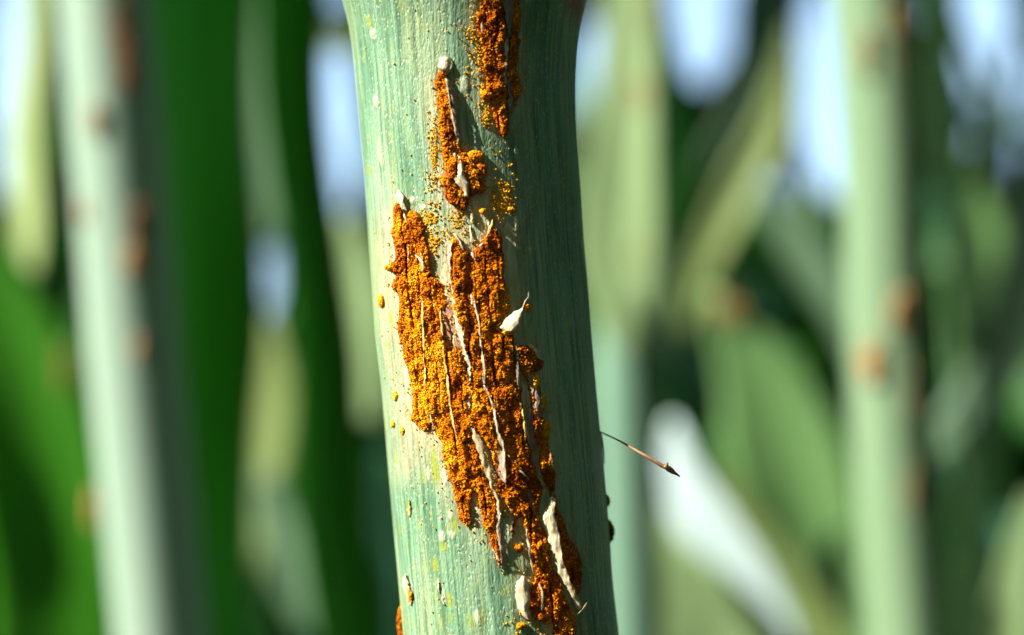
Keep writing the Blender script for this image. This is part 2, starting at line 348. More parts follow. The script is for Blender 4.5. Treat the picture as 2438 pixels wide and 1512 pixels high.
# height of the spore masses in px: domed, lumpy, with pits
lump = (vn1(GX / 34, GY / 48) - .5) * 16 + (vn2(GX / 13, GY / 16) - .5) * 17 + (vn3(GX / 6, GY / 7) - .5) * 8
pit = np.clip(vn4(GX / 26 + 9, GY / 34 + 3) - .60, 0, 1) * 70
ridge = np.abs(((GX - axis_s(GY)[0] - (vn1(GX * 0, GY / 60)) * 10) / 27.0) % 1 - .5) * 2          # follows the veins of the stem
HT = np.clip((SOFT - .30) / .45, 0, 1) ** .6 * (15 + lump - pit - np.clip(.36 - ridge, 0, 1) * 62 * np.clip(vn4(GX / 22, GY / 70) - .32, 0, 1))
HT = HT * .68
HT = np.where(SOFT > .3, np.maximum(HT, 1.0), 0)
right = np.clip((GX - 1290) / 80, 0, 1); HT = HT * (1 + .9 * right)

halo = np.clip(blur(ALL, 18) * 1.7 - .04, 0, 1)
halo = np.clip(halo + .75 * np.clip(blur(((GX > 1080) & (GX < 1230) & (GY > 430) & (GY < 640)).astype(float), 25) * 1.2, 0, 1)
               + .5 * np.clip(blur(((GX > 925) & (GX < 1010) & (GY > 560) & (GY < 1150)).astype(float), 14), 0, 1), 0, 1)
raw = blur(inpoly(z3([(880, 60), (985, -60), (1010, 200), (1050, 400), (960, 440), (910, 330)]), GX, GY).astype(float), 3)
olive = np.zeros_like(GX); cream = np.zeros_like(GX); bump = np.zeros_like(GX)
def spot(arr, x, y, rx, ry, amt, tilt=.12):
    q = ((GX - x - (GY - y) * tilt) / rx) ** 2 + ((GY - y) / ry) ** 2
    np.maximum(arr, amt * np.clip(1.5 - 1.5 * q, 0, 1), out=arr)
for zx, zy, rx, ry, a in [(360, 480, 6, 26, .8), (570, 940, 9, 20, .8), (560, 150, 8, 42, .9), (590, 200, 7, 30, .8), (690, 1230, 9, 24, .8), (730, 610, 10, 30, .7), (640, 790, 10, 16, .8), (605, 1120, 4, 18, .7), (250, 80, 5, 20, .5),
                          (480, 230, 6, 20, .6), (285, 650, 5, 14, .5), (860, 1400, 10, 20, .5), (375, 1400, 4, 22, .5), (900, 1090, 5, 6, .6), (1130, 1160, 12, 20, .4), (980, 940, 6, 8, .4), (700, 1370, 12, 14, .4), (960, 1360, 8, 24, .5)]:
    x, y = z4([(zx, zy)])[0]; spot(olive, x, y, rx, ry, a)
for zx, zy, rx, ry, a in [(630, 710, 9, 15, .8), (650, 230, 8, 22, .8), (520, 210, 6, 20, .6), (700, 540, 7, 14, .6), (710, 700, 8, 12, .5), (645, 1200, 5, 22, .7), (600, 1100, 3, 18, .7), (920, 1370, 9, 22, .55), (900, 620, 5, 22, .4)]:
    x, y = z4([(zx, zy)])[0]; spot(cream, x, y, rx, ry, a); spot(bump, x, y, rx, ry, 2.5)
for zx, zy, rx, ry, a in [(480, 160, 6, 25, .7), (445, 370, 5, 14, .6), (515, 800, 5, 18, .5), (840, 1300, 8, 40, .8), (850, 1420, 7, 30, .8), (520, 1310, 5, 16, .6), (430, 1000, 4, 18, .3)]:
    x, y = z3([(zx, zy)])[0]; spot(olive, x, y, rx, ry, a)
for zx, zy, rx, ry, a in [(1080, 690, 12, 22, .7), (920, 520, 14, 18, .9), (340, 290, 9, 16, .4), (360, 830, 8, 18, .35), (400, 1250, 8, 40, .4), (1500, 1230, 4, 14, .7)]:
    x, y = z1([(zx, zy)])[0]; spot(cream, x, y, rx, ry, a); spot(bump, x, y, rx, ry, 2.5)
for zx, zy, rx, ry, a in [(750, 475, 12, 5, .8), (1500, 600, 7, 22, .7), (1610, 820, 4, 10, .5), (660, 420, 8, 10, .4)]:
    x, y = z2([(zx, zy)])[0]; spot(cream, x, y, rx, ry, a); spot(bump, x, y, rx, ry, 3)
for zx, zy, rx, ry, a in [(770, 560, 14, 16, .8), (810, 760, 18, 22, .5), (300, 170, 9, 14, .6), (1090, 130, 10, 14, .3)]:
    x, y = z2([(zx, zy)])[0]; spot(olive, x, y, rx, ry, a)
spot(olive, 878, 50, 9, 20, .7); spot(olive, 1145, 90, 12, 70, .5); spot(olive, 1158, 270, 9, 30, .5); spot(olive, 1040, 350, 8, 60, .25)

stem_root = empty('rusted_wheat_plant', 'sharp blue-green wheat stem in the middle with orange rust pustules splitting its skin', 'plant')
stem_root.location = (0, 0, 0)
# stalk mesh: rings along the stem, dense on the side the camera sees
phi = np.concatenate([np.linspace(-100, 100, 250), np.linspace(104, 256, 30)]) * math.pi / 180
Yc = np.concatenate([np.arange(-700, -80, 40), np.arange(-80, 1640, 3.6), np.arange(1640, 9000, 120)])
cx, r = axis_s(Yc)
PH, YC = np.meshgrid(phi, Yc); CX = cx[:, None]; RR = r[:, None]
arc = PH * 257
hv = 1.6 * (vn1(arc / 17 + 50, YC / 900) - .5) + 1.0 * (vn2(arc / 7 + 80, YC / 300) - .5) + 2.0 * (vn3(arc / 60 + 20, YC / 220) - .5)
Rr = (RR + hv) * PXC
dd = DC - Rr * np.cos(PH); aa = (CX - 1219) * PXC + Rr * np.sin(PH); bb = (756 - YC) * PXC
Xp = 1219 + aa / (K * dd); Yp = 756 - bb / (K * dd)
front = (np.cos(PH) > 0).astype(float)
bmp = samp(bump, Xp, Yp) * front; sink = samp(blur(ALL, 2), Xp, Yp) * front
Rr = Rr + (bmp - 3 * sink) * PXC
dd = DC - Rr * np.cos(PH); aa = (CX - 1219) * PXC + Rr * np.sin(PH)
V = CAM + dd[..., None] * FWD + aa[..., None] * RGT + bb[..., None] * UPV
nodemask = np.clip((75 - Yp) / 60, 0, 1) * np.clip((Xp - 1330) / 45, 0, 1)
at = {k: (samp(a, Xp, Yp) * front).ravel() for k, a in (('halo', halo), ('raw', raw), ('olive', olive), ('cream', cream))}
at['node'] = (nodemask * front).ravel()
mk('stalk', V.reshape(-1, 3), gridfaces(len(Yc), len(phi), True), M_STALK, stem_root, attrs=at,
   uv=np.stack([(arc / 100).ravel() + 10, (YC / 100).ravel()], 1))

# pustules: a bed of packed spores with loose spores over it
PX = K * D0
tonef = lambda x, y: .55 * vn1(x / 45, y / 60) + .45 * vn2(x / 12, y / 12)
def golden(x, y):       # the middle of the big pustules is yellower than the tips
    return np.exp(-(((x - 1060 - (y - 950) * .12) / 120) ** 2 + ((y - 900) / 220) ** 2)) * .24 + np.clip((1190 - x + (y - 900) * .12) / 200, 0, 1) * .10
for key, P in POLY.items():
    m = MASK[key]; ms = blur(m, 3)
    ys, xs = np.where(ms > .02); i0, i1, j0, j1 = ys.min(), ys.max() + 1, xs.min(), xs.max() + 1
    sub = (slice(i0, i1), slice(j0, j1)); sx, sy, sm = GX[sub], GY[sub], ms[sub]
    h = np.where(sm > .35, HT[sub] - 2.0, -6.0)
    pv = surf(sx, sy, h)
    keep = sm > .03
    q = gridfaces(*sx.shape); kq = keep.ravel()[q].all(1); q = q[kq]
    used = np.unique(q); re = np.full(sx.size, -1); re[used] = np.arange(len(used))
    bed = mk('rust_pustule', pv.reshape(-1, 3)[used], re[q], M_BED, stem_root, attrs={'tone': np.clip(tonef(sx, sy), 0, 1).ravel()[used]})
    area = m.sum() * RS * RS
    n = int(area / 12.5)
    cand = rng.random((n * 3, 2)) * [(j1 - j0) * RS, (i1 - i0) * RS] + [gx[j0], gy[i0]]
    nn = int(n * 3)
    prob = samp(m, cand[:, 0], cand[:, 1]); 
    bbox = (j1 - j0) * (i1 - i0) * RS * RS
    c = rng.random((int(bbox / 3.0), 2)) * [(j1 - j0) * RS, (i1 - i0) * RS] + [gx[j0], gy[i0]]
    c = c[samp(m, c[:, 0], c[:, 1]) > .5]
    hh = samp(HT, c[:, 0], c[:, 1]); up = rng.random(len(c)) ** 3 * 6
    rad = rng.uniform(1.2, 2.6, len(c))
    pts = surf(c[:, 0], c[:, 1], hh + up - 1)
    tone = np.clip(tonef(c[:, 0], c[:, 1]) * .85 - .17 + golden(c[:, 0], c[:, 1]) + rng.normal(0, .22, len(c)), 0, 1)
    grains('spore_grains', pts, rad * PX, M_SPORE, bed, tone, 0)
# loose clots standing proud and dust spilt on the skin round the pustules
near = blur(ALL, 12); near2 = blur(ALL, 30, 3)
c = rng.random((110000, 2)) * [X1 - X0, Y1 - Y0] + [X0, Y0]
dens = np.clip(samp(near, c[:, 0], c[:, 1]) * 1.0, 0, 1) ** 1.5 * .55 + np.clip(samp(near2, c[:, 0], c[:, 1]), 0, 1) * .05
pc = np.exp(-(((c[:, 0] - 1193) / 30) ** 2 + ((c[:, 1] - 470) / 42) ** 2)) * .75 + np.exp(-(((c[:, 0] - 1130) / 18) ** 2 + ((c[:, 1] - 120) / 100) ** 2)) * .35 \
   + np.exp(-(((c[:, 0] - 1160) / 14) ** 2 + ((c[:, 1] - 275) / 28) ** 2)) * .6 + np.exp(-(((c[:, 0] - 1030) / 14) ** 2 + ((c[:, 1] - 380) / 110) ** 2)) * .3 \
   + np.exp(-(((c[:, 0] - 1025) / 26) ** 2 + ((c[:, 1] - 540) / 50) ** 2)) * .45 + np.exp(-(((c[:, 0] - 1225) / 20) ** 2 + ((c[:, 1] - 400) / 60) ** 2)) * .15 \
   + np.exp(-(((c[:, 0] - 1240) / 20) ** 2 + ((c[:, 1] - 1500) / 30) ** 2)) * .6 + np.exp(-(((c[:, 0] - 1085) / 40) ** 2 + ((c[:, 1] - 560) / 40) ** 2)) * .2
pcmap = np.exp(-(((GX - 1193) / 26) ** 2 + ((GY - 470) / 38) ** 2))
clus = np.clip(vn3(c[:, 0] / 14, c[:, 1] / 18) * 2.2 - .55, 0.05, 1)
cxs, rs_ = axis_s(c[:, 1])
ok = (rng.random(len(c)) < (dens + pc) * clus * .95 + .0025) & (samp(ALL, c[:, 0], c[:, 1]) < .5) & (np.abs(c[:, 0] - cxs) < rs_ - 6)
c = c[ok]; up = rng.random(len(c)) ** 4 * 5 + samp(blur(pcmap, 2), c[:, 0], c[:, 1]) * rng.random(len(c)) * 6
grains('rust_dust', surf(c[:, 0], c[:, 1], 1.2 + up), rng.uniform(1.2, 2.7, len(c)) * PX, M_DUST, stem_root, np.clip(rng.normal(.45, .25, len(c)), 0, 1), 0)

def clot(x, y, rx, ry, n, mat=M_SPORE, hmax=14, tmean=.45):
    t = rng.random(n) * 2 * math.pi; q = np.sqrt(rng.random(n)); px = x + rx * q * np.cos(t); py = y + ry * q * np.sin(t)
    base = hmax * np.sqrt(1 - q * q) * rng.random(n) ** .3
    return surf(px, py, base), rng.uniform(2.2, 3.8, n) * PX, np.clip(rng.normal(tmean, .18, n), 0, 1)
cl = [clot(*z2([(400, 1240)])[0], 5, 12, 70, hmax=7, tmean=.6), clot(*z2([(400, 1205)])[0], 4, 6, 24, hmax=5, tmean=.7), clot(*z2([(470, 960)])[0], 9, 6, 50), clot(*z3([(1592, 70)])[0], 7, 9, 70), clot(*z3([(515, 790)])[0], 4, 10, 30, hmax=5, tmean=.9),
      clot(*z3([(497, 1020)])[0], 3, 9, 24, hmax=4, tmean=.9), clot(*z3([(572, 1075)])[0], 3, 7, 22, hmax=4, tmean=.8), clot(*z4([(370, 1190)])[0], 4, 16, 60, hmax=8, tmean=.35), clot(*z4([(1255, 800)])[0], 9, 9, 40, tmean=.3), clot(*z3([(1430, 270)])[0], 13, 8, 90, hmax=17, tmean=.85),
      clot(*z2([(1230, 505)])[0], 7, 6, 40, tmean=.6), clot(*z2([(1460, 490)])[0], 7, 5, 30, tmean=.5), clot(*z2([(660, 570)])[0], 16, 18, 200, hmax=15, tmean=.3), clot(*z1([(1260, 770)])[0], 14, 9, 110, hmax=16),
      clot(1131, 372, 20, 12, 260, hmax=9, tmean=.5), clot(1146, 405, 13, 20, 240, hmax=8, tmean=.15), clot(1143, 445, 13, 14, 160, hmax=8, tmean=.3), clot(1068, 432, 16, 10, 150, hmax=13, tmean=.6), clot(1090, 462, 20, 14, 200, hmax=15, tmean=.6),  # low tone of the second clot paints it as lying in shadow
      clot(1240, 1490, 10, 6, 40, tmean=.6), clot(*z4([(1660, 1400)])[0], 16, 30, 300, hmax=15, tmean=.5), clot(*z3([(1740, 1060)])[0], 10, 20, 160, hmax=14, tmean=.6), clot(*z3([(1660, 690)])[0], 9, 22, 130, hmax=15, tmean=.7), clot(*z3([(1715, 850)])[0], 8, 16, 110, hmax=14, tmean=.6),
      clot(*z1([(1508, 150)])[0], 8, 30, 160, hmax=15, tmean=.35), clot(*z1([(1520, 740)])[0], 7, 16, 80, hmax=13, tmean=.35)]
for p_, r_, t_ in cl: grains('spore_clot', p_, r_, M_SPORE, stem_root, t_, 1)

for q in [(1193, 470, 28, 40, 230), (1196, 492, 18, 16, 90), (1020, 522, 22, 15, 110), (1030, 572, 16, 30, 100), (1146, 110, 9, 70, 130), (1160, 280, 10, 24, 80), (1032, 350, 7, 70, 110), (1152, 215, 8, 40, 60), (1085, 520, 22, 24, 60)]:
    p_, r_, t_ = clot(*q, hmax=3, tmean=.5); grains('rust_dust', p_, r_ * .62, M_DUST, stem_root, t_, 0)
# orange bump on the left rim and brown bumps on the right rim (seen edge-on)
def rimbump(side, y0, y1, out, mat, name, tm):
    n = 260; y = rng.uniform(y0, y1, n); t = (y - y0) / (y1 - y0); a = np.sin(np.pi * t) ** .6
    cx_, r_ = axis_s(y); ph = side * (math.pi / 2 + rng.normal(0, .03, n)); R = (r_ + rng.random(n) * out * a) * PXC
    d = DC - R * np.cos(ph); aa_ = (cx_ - 1219) * PXC + R * np.sin(ph); b_ = (756 - y) * PXC
    P = CAM + d[:, None] * FWD + aa_[:, None] * RGT + b_[:, None] * UPV
    grains(name, P, rng.uniform(2.2, 3.6, n) * PX, mat, stem_root, np.clip(rng.normal(tm, .12, n), 0, 1), 1)
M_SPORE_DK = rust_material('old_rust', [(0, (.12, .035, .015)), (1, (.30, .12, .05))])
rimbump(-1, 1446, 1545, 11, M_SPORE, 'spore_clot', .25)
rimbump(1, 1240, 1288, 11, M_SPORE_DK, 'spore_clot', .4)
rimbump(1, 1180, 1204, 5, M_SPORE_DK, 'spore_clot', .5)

# ------------------------------------------------------------------ torn strips of skin
def flap(Lp, Rp, hl, hr, mat=M_CREAM, n=None, thick=1.1, arch=0, rag=1.2, nm='epidermis_flap', label=None, nc=7, hs=.6):
    """a strip between two edges (px, px), heights hl/hr along each edge in px above the stem, with thickness"""
    ln = np.sqrt((np.diff(np.array(Lp), axis=0) ** 2).sum(1)).sum(); n = n or max(8, int(ln / 5))
    hl = np.asarray(hl, float) * hs; hr = np.asarray(hr, float) * hs
    t = np.linspace(0, 1, n); Lq = catmull(Lp, n); Rq = catmull(Rp, n)
    HL = np.interp(t, np.linspace(0, 1, len(hl)), hl); HR = np.interp(t, np.linspace(0, 1, len(hr)), hr)
    rg = rng.normal(0, rag, (2, n)) + np.repeat(rng.normal(0, rag, (2, n // 3 + 1)), 3, 1)[:, :n]; Lq[:, 0] += rg[0]; Rq[:, 0] += rg[1]
    s = np.linspace(0, 1, nc)[None, :, None]
    P2 = Lq[:, None] * (1 - s) + Rq[:, None] * s
    s2 = s[..., 0]; H = HL[:, None] * (1 - s2) + HR[:, None] * s2 + arch * np.sin(np.pi * s2) + (vn2(P2[..., 0] / 9, P2[..., 1] / 30) - .5) * 4 + (vn3(P2[..., 0] / 3, P2[..., 1] / 25) - .5) * 3
    top = surf(P2[..., 0], P2[..., 1], H); bot = surf(P2[..., 0], P2[..., 1], H - thick)
    v = np.concatenate([top.reshape(-1, 3), bot.reshape(-1, 3)]); N = n * nc; f = gridfaces(n, nc)
    fs = [f, f[:, ::-1] + N]
    rim = list(range(0, nc)) + [i * nc + nc - 1 for i in range(1, n)] + [(n - 1) * nc + j for j in range(nc - 2, -1, -1)] + [i * nc for i in range(n - 2, 0, -1)]
    rim = np.array(rim); nx = np.roll(rim, -1); fs.append(np.stack([nx, rim, rim + N, nx + N], 1))
    uv = np.stack([(P2[..., 0] - Lq[:, None, 0]).ravel() / 20, P2[..., 1].ravel() / 40], 1)
    o = mk(nm, v, np.concatenate(fs), mat, stem_root, uv=np.concatenate([uv, uv]))
    if label: o['label'] = label
    return o
def fibre(pts, w, h, mat=M_CREAM, **kw):
    w = [q * .85 for q in w]
    pts = np.array(pts, float); w = np.interp(np.linspace(0, 1, len(pts)), np.linspace(0, 1, len(w)), w)[:, None] * [[.5, 0]]
    kw.setdefault('hs', .82)
    return flap(pts - w, pts + w, h, np.array(h) + 1.5, mat, thick=1.5, rag=.7, nc=5, **kw)

# long curled cream strip at the lower right
flap(z4([(1515, 385), (1490, 430), (1452, 540), (1450, 620), (1482, 700), (1505, 800), (1535, 900), (1575, 1000), (1625, 1100), (1662, 1180), (1700, 1270), (1735, 1310)]),
     z4([(1525, 385), (1550, 420), (1545, 520), (1562, 620), (1582, 700), (1602, 850), (1622, 950), (1662, 1040), (1702, 1130), (1725, 1190), (1752, 1240), (1760, 1290)]),
     [12, 14, 15, 16, 16, 15, 14], [18, 30, 36, 38, 38, 34, 26], M_CREAM, arch=3, thick=1.3, rag=.7, nc=11, hs=1, label='long curled cream strip of skin')
fibre(z4([(1800, 1247), (1792, 1280), (1765, 1315), (1735, 1335), (1710, 1350)]), [1.5, 5, 7, 5, 1.5], [40, 38, 34, 28, 24], M_TAN, hs=1)
# pointed flap in the middle right
flap(z3([(1368, 235), (1400, 190), (1430, 150), (1480, 108), (1530, 86), (1560, 40), (1588, -10), (1602, -62)]),
     z3([(1405, 262), (1470, 268), (1500, 240), (1530, 170), (1543, 110), (1566, 55), (1593, -5), (1605, -60)]),
     [10, 14, 18, 22, 28, 34, 38, 42], [14, 26, 32, 36, 36, 36, 38, 42], M_CREAM, arch=2, thick=1.2, hs=1, label='pointed cream flap of skin sticking out')
flap(z3([(1590, 372), (1610, 410), (1650, 450), (1680, 485), (1712, 500)]), z3([(1625, 368), (1655, 395), (1690, 430), (1712, 465), (1722, 498)]), [18, 26, 30, 28, 22], [22, 30, 34, 30, 24], M_CREAM, arch=3, thick=2.4)
# spike at the top of the left pustule
flap(z2([(540, 322), (530, 370), (548, 420), (566, 500), (590, 580), (604, 620)]), z2([(548, 322), (572, 370), (578, 420), (584, 500), (600, 575), (610, 620)]), [10, 16, 20, 20, 16, 10], [10, 18, 24, 24, 18, 10], M_CREAM, arch=2)
fibre(z2([(536, 330), (524, 380), (520, 430)]), [2, 4, 3], [6, 12, 14])
# left rim of the middle pustule
flap(z2([(990, 682), (962, 760), (946, 830), (950, 930), (958, 1010)]), z2([(994, 684), (985, 745), (968, 830), (964, 930), (966, 1010)]), [6, 15, 20, 18, 12], [6, 20, 26, 24, 14], M_CREAM)
flap(z2([(960, 1010), (968, 1100), (978, 1200), (990, 1300), (1000, 1400), (1030, 1480)]) + z3([(1040, 300), (1062, 400), (1085, 500), (1108, 590), (1116, 650), (1112, 720), (1108, 800), (1094, 880), (1092, 950), (1112, 1020)]),
     z2([(966, 1010), (980, 1100), (996, 1200), (1012, 1290), (1030, 1400), (1062, 1480)]) + z3([(1072, 300), (1085, 400), (1120, 500), (1132, 590), (1134, 650), (1122, 720), (1128, 800), (1112, 880), (1102, 950), (1120, 1020)]),
     [10, 16, 20, 22, 20, 22, 22, 20, 18, 16], [14, 20, 25, 30, 28, 28, 26, 24, 20, 16], M_CREAM, rag=1.6, label='ragged cream ribbon of skin')
fibre(z2([(995, 682), (1020, 720), (1050, 780), (1075, 830)]), [2, 5, 4, 2], [8, 16, 18, 16], M_TAN)
fibre(z2([(1305, 570), (1290, 630), (1265, 690), (1240, 735)]), [3, 7, 5, 2], [14, 18, 18, 14], M_GOLD)
fibre(z2([(1222, 765), (1200, 790), (1180, 790)]), [6, 8, 3], [18, 22, 16])
fibre(z2([(1140, 840), (1148, 870), (1165, 905)]), [4, 6, 2], [14, 20, 16])
fibre(z2([(1120, 620), (1128, 690), (1135, 760)]), [4, 5, 3], [3, 5, 3], M_CREAM)
fibre(z2([(1270, 590), (1280, 620), (1300, 640)]), [3, 5, 2], [6, 10, 8])
# long fibres between the rows
fibre(z2([(1135, 1180), (1150, 1270)]) + z3([(1150, 20), (1180, 120), (1195, 200), (1205, 290), (1215, 380), (1228, 480), (1238, 600), (1238, 700)]), [2, 5, 6, 4, 3, 3, 4, 5, 6, 4], [14, 20, 22, 22, 22, 22, 20, 18], M_CREAM)
flap(z3([(1130, 10), (1150, 60), (1168, 110), (1185, 160)]), z3([(1150, 5), (1175, 60), (1190, 110), (1200, 170)]), [14, 20, 20, 14], [14, 22, 22, 14], M_TAN)
fibre(z2([(735, 1240), (735, 1330)]) + z3([(735, 30), (737, 140), (740, 240), (746, 340), (745, 430), (752, 520), (758, 610), (752, 720), (750, 820)]), [3, 6, 4, 8, 5, 4, 3, 4, 3, 2], [16, 20, 22, 20, 20, 20, 18, 18, 14], M_GOLD)
flap(z3([(700, 180), (705, 210), (725, 250)]), z3([(735, 170), (745, 215), (742, 255)]), [14, 20, 14], [16, 22, 16], M_CREAM)
fibre(z3([(880, 100), (892, 250), (905, 400), (915, 500), (930, 600), (945, 730), (960, 860), (975, 940), (990, 1020), (1010, 1110), (1030, 1180)]), [3, 5, 5, 4, 4, 4, 5, 5, 5, 3, 2], [12, 18, 20, 20, 20, 20, 20, 18, 16, 12], M_GOLD)
fibre(z3([(988, 300), (998, 400), (1010, 480), (1012, 560)]), [3, 4, 3, 2], [10, 16, 16, 12], M_GOLD)
fibre(z3([(772, 820), (790, 900), (810, 1000), (835, 1080)]), [2, 4, 3, 2], [10, 14, 14, 8], M_TAN)
fibre(z2([(615, 760), (618, 850), (622, 930)]), [2, 3, 2], [16, 18, 16], M_GOLD)
fibre(z2([(680, 860), (715, 890), (738, 930), (735, 1000)]), [3, 7, 6, 3], [14, 22, 22, 14], M_CREAM)
fibre(z2([(722, 820), (730, 870), (735, 920)]), [2, 5, 3], [16, 22, 20], M_TAN)
# wide grey-tan membranes
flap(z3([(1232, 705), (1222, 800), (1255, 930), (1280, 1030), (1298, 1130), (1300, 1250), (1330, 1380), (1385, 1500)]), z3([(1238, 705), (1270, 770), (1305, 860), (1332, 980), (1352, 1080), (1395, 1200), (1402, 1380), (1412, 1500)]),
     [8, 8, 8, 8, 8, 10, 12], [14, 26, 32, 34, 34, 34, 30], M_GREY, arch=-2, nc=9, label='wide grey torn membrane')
fibre(z3([(1240, 705), (1272, 765), (1306, 858), (1332, 980), (1354, 1085), (1396, 1200), (1404, 1380), (1412, 1490)]) + z4([(1136, 200), (1145, 300)]), [2, 3, 4, 4, 4, 6, 5, 4, 2], [16, 28, 34, 36, 36, 36, 32, 24], M_CREAM)
flap(z3([(1108, 960), (1130, 1080), (1165, 1180), (1205, 1290), (1240, 1400), (1275, 1490)]) + z4([(1035, 330), (1070, 430), (1082, 540)]), z3([(1120, 960), (1165, 1040), (1205, 1120), (1250, 1230), (1285, 1350), (1310, 1480)]) + z4([(1060, 330), (1095, 430), (1104, 540)]),
     [14, 18, 22, 24, 24, 24, 20], [12, 14, 16, 18, 20, 24, 22], M_TAN, arch=4, nc=8)
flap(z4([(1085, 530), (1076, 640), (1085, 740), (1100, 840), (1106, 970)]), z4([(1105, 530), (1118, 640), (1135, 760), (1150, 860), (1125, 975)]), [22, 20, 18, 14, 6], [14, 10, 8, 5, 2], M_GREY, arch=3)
fibre(z4([(1100, 520), (1078, 620), (1088, 740), (1108, 860), (1112, 960), (1104, 990)]), [3, 4, 4, 4, 3, 1], [22, 24, 22, 20, 14, 5], M_CREAM)
fibre(z4([(1045, 820), (1070, 870), (1090, 930), (1104, 985)]), [2, 4, 5, 2], [6, 8, 8, 4], M_CREAM)
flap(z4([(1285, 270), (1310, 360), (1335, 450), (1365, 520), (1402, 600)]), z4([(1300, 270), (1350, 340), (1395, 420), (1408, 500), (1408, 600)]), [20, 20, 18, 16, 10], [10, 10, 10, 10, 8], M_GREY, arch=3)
flap(z4([(1155, 440), (1175, 540), (1180, 620), (1188, 670)]), z4([(1165, 440), (1200, 520), (1212, 580), (1195, 670)]), [10, 12, 10, 6], [16, 20, 16, 8], M_TAN)
fibre(z4([(1160, 40), (1200, 90), (1230, 150), (1290, 200), (1330, 250)]), [2, 6, 3, 6, 3], [22, 30, 24, 30, 22], M_TAN)
fibre(z4([(1308, 620), (1318, 700), (1335, 800), (1350, 900), (1370, 980), (1400, 1060)]), [2, 4, 4, 4, 4, 2], [6, 14, 18, 18, 16, 8], M_CREAM)
fibre(z4([(1420, 1095), (1438, 1160), (1442, 1250), (1440, 1310)]), [3, 6, 6, 3], [22, 26, 26, 20], M_TAN)
fibre(z4([(1550, 1430), (1600, 1460), (1640, 1480)]), [2, 3, 2], [22, 24, 20], M_TAN)
fibre(z3([(1535, 850), (1550, 930), (1568, 1050), (1570, 1150)]), [3, 4, 4, 2], [20, 24, 24, 18], M_GOLD)
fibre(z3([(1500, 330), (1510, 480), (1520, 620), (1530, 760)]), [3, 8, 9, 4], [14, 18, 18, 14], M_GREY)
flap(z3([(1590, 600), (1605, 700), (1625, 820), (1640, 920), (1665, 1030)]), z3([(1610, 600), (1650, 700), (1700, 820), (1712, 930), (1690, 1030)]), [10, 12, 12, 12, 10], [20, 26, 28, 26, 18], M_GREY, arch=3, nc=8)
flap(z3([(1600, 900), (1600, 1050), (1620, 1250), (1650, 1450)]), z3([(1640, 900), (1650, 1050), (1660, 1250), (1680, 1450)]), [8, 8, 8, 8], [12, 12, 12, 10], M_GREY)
fibre(z4([(1500, 0), (1515, 60), (1530, 160)]), [2, 3, 2], [26, 26, 24], M_TAN)
fibre(z3([(1770, 1190), (1785, 1290), (1800, 1400)]), [2, 3, 2], [10, 14, 10], M_TAN)
# top pustule strips
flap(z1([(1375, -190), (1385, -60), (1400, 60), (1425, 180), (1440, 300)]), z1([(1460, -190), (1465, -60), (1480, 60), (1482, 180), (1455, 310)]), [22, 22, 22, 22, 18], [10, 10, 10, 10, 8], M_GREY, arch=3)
flap(z1([(1412, 310), (1400, 370), (1412, 430), (1408, 540), (1408, 620), (1414, 690)]), z1([(1418, 310), (1432, 370), (1436, 430), (1424, 540), (1418, 620), (1418, 690)]), [18, 26, 28, 26, 22, 18], [18, 30, 32, 30, 26, 18], M_CREAM)
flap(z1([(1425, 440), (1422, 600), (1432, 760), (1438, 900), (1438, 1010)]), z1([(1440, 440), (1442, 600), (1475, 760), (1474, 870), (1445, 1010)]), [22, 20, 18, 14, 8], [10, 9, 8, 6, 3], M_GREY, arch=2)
fibre(z1([(1225, 180), (1218, 230), (1212, 290)]), [2, 5, 3], [14, 20, 14], M_CREAM)
# second pustule: cap, side membrane, flap at the foot
flap(z1([(895, 545), (868, 560), (863, 530), (872, 500), (900, 470)]), z1([(905, 560), (935, 600), (970, 590), (982, 530), (955, 465)]), [7, 9, 9, 7, 3], [4, 8, 9, 7, 2], M_CREAM, arch=7, nc=9)
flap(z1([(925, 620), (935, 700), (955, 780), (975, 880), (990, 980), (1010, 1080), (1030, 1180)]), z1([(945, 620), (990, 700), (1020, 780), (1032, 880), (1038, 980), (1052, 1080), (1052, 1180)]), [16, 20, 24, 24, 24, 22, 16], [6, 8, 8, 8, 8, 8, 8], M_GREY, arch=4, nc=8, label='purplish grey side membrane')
fibre(z1([(930, 640), (945, 760), (968, 880), (988, 980), (1008, 1080), (1030, 1180)]), [2, 3, 4, 5, 4, 2], [18, 24, 26, 26, 24, 16], M_TAN)
flap(z2([(1030, 55), (1025, 120), (1022, 200), (985, 232), (1020, 280), (1058, 330), (1075, 385)]), z2([(1042, 55), (1065, 110), (1075, 180), (1092, 230), (1112, 280), (1112, 340), (1105, 390)]), [22, 28, 30, 28, 28, 26, 22], [24, 30, 34, 34, 32, 30, 24], M_CREAM, arch=4, nc=8, label='cream torn flap over dark rust')
flap(z1([(970, 1235), (985, 1260), (1000, 1290)]), z1([(990, 1228), (1008, 1255), (1010, 1290)]), [18, 24, 20], [18, 24, 20], M_CREAM)
flap(z2([(1108, 465), (1115, 530), (1125, 580), (1150, 610)]), z2([(1130, 465), (1150, 530), (1160, 580), (1156, 610)]), [8, 9, 7, 3], [6, 7, 5, 2], M_TAN, arch=4)
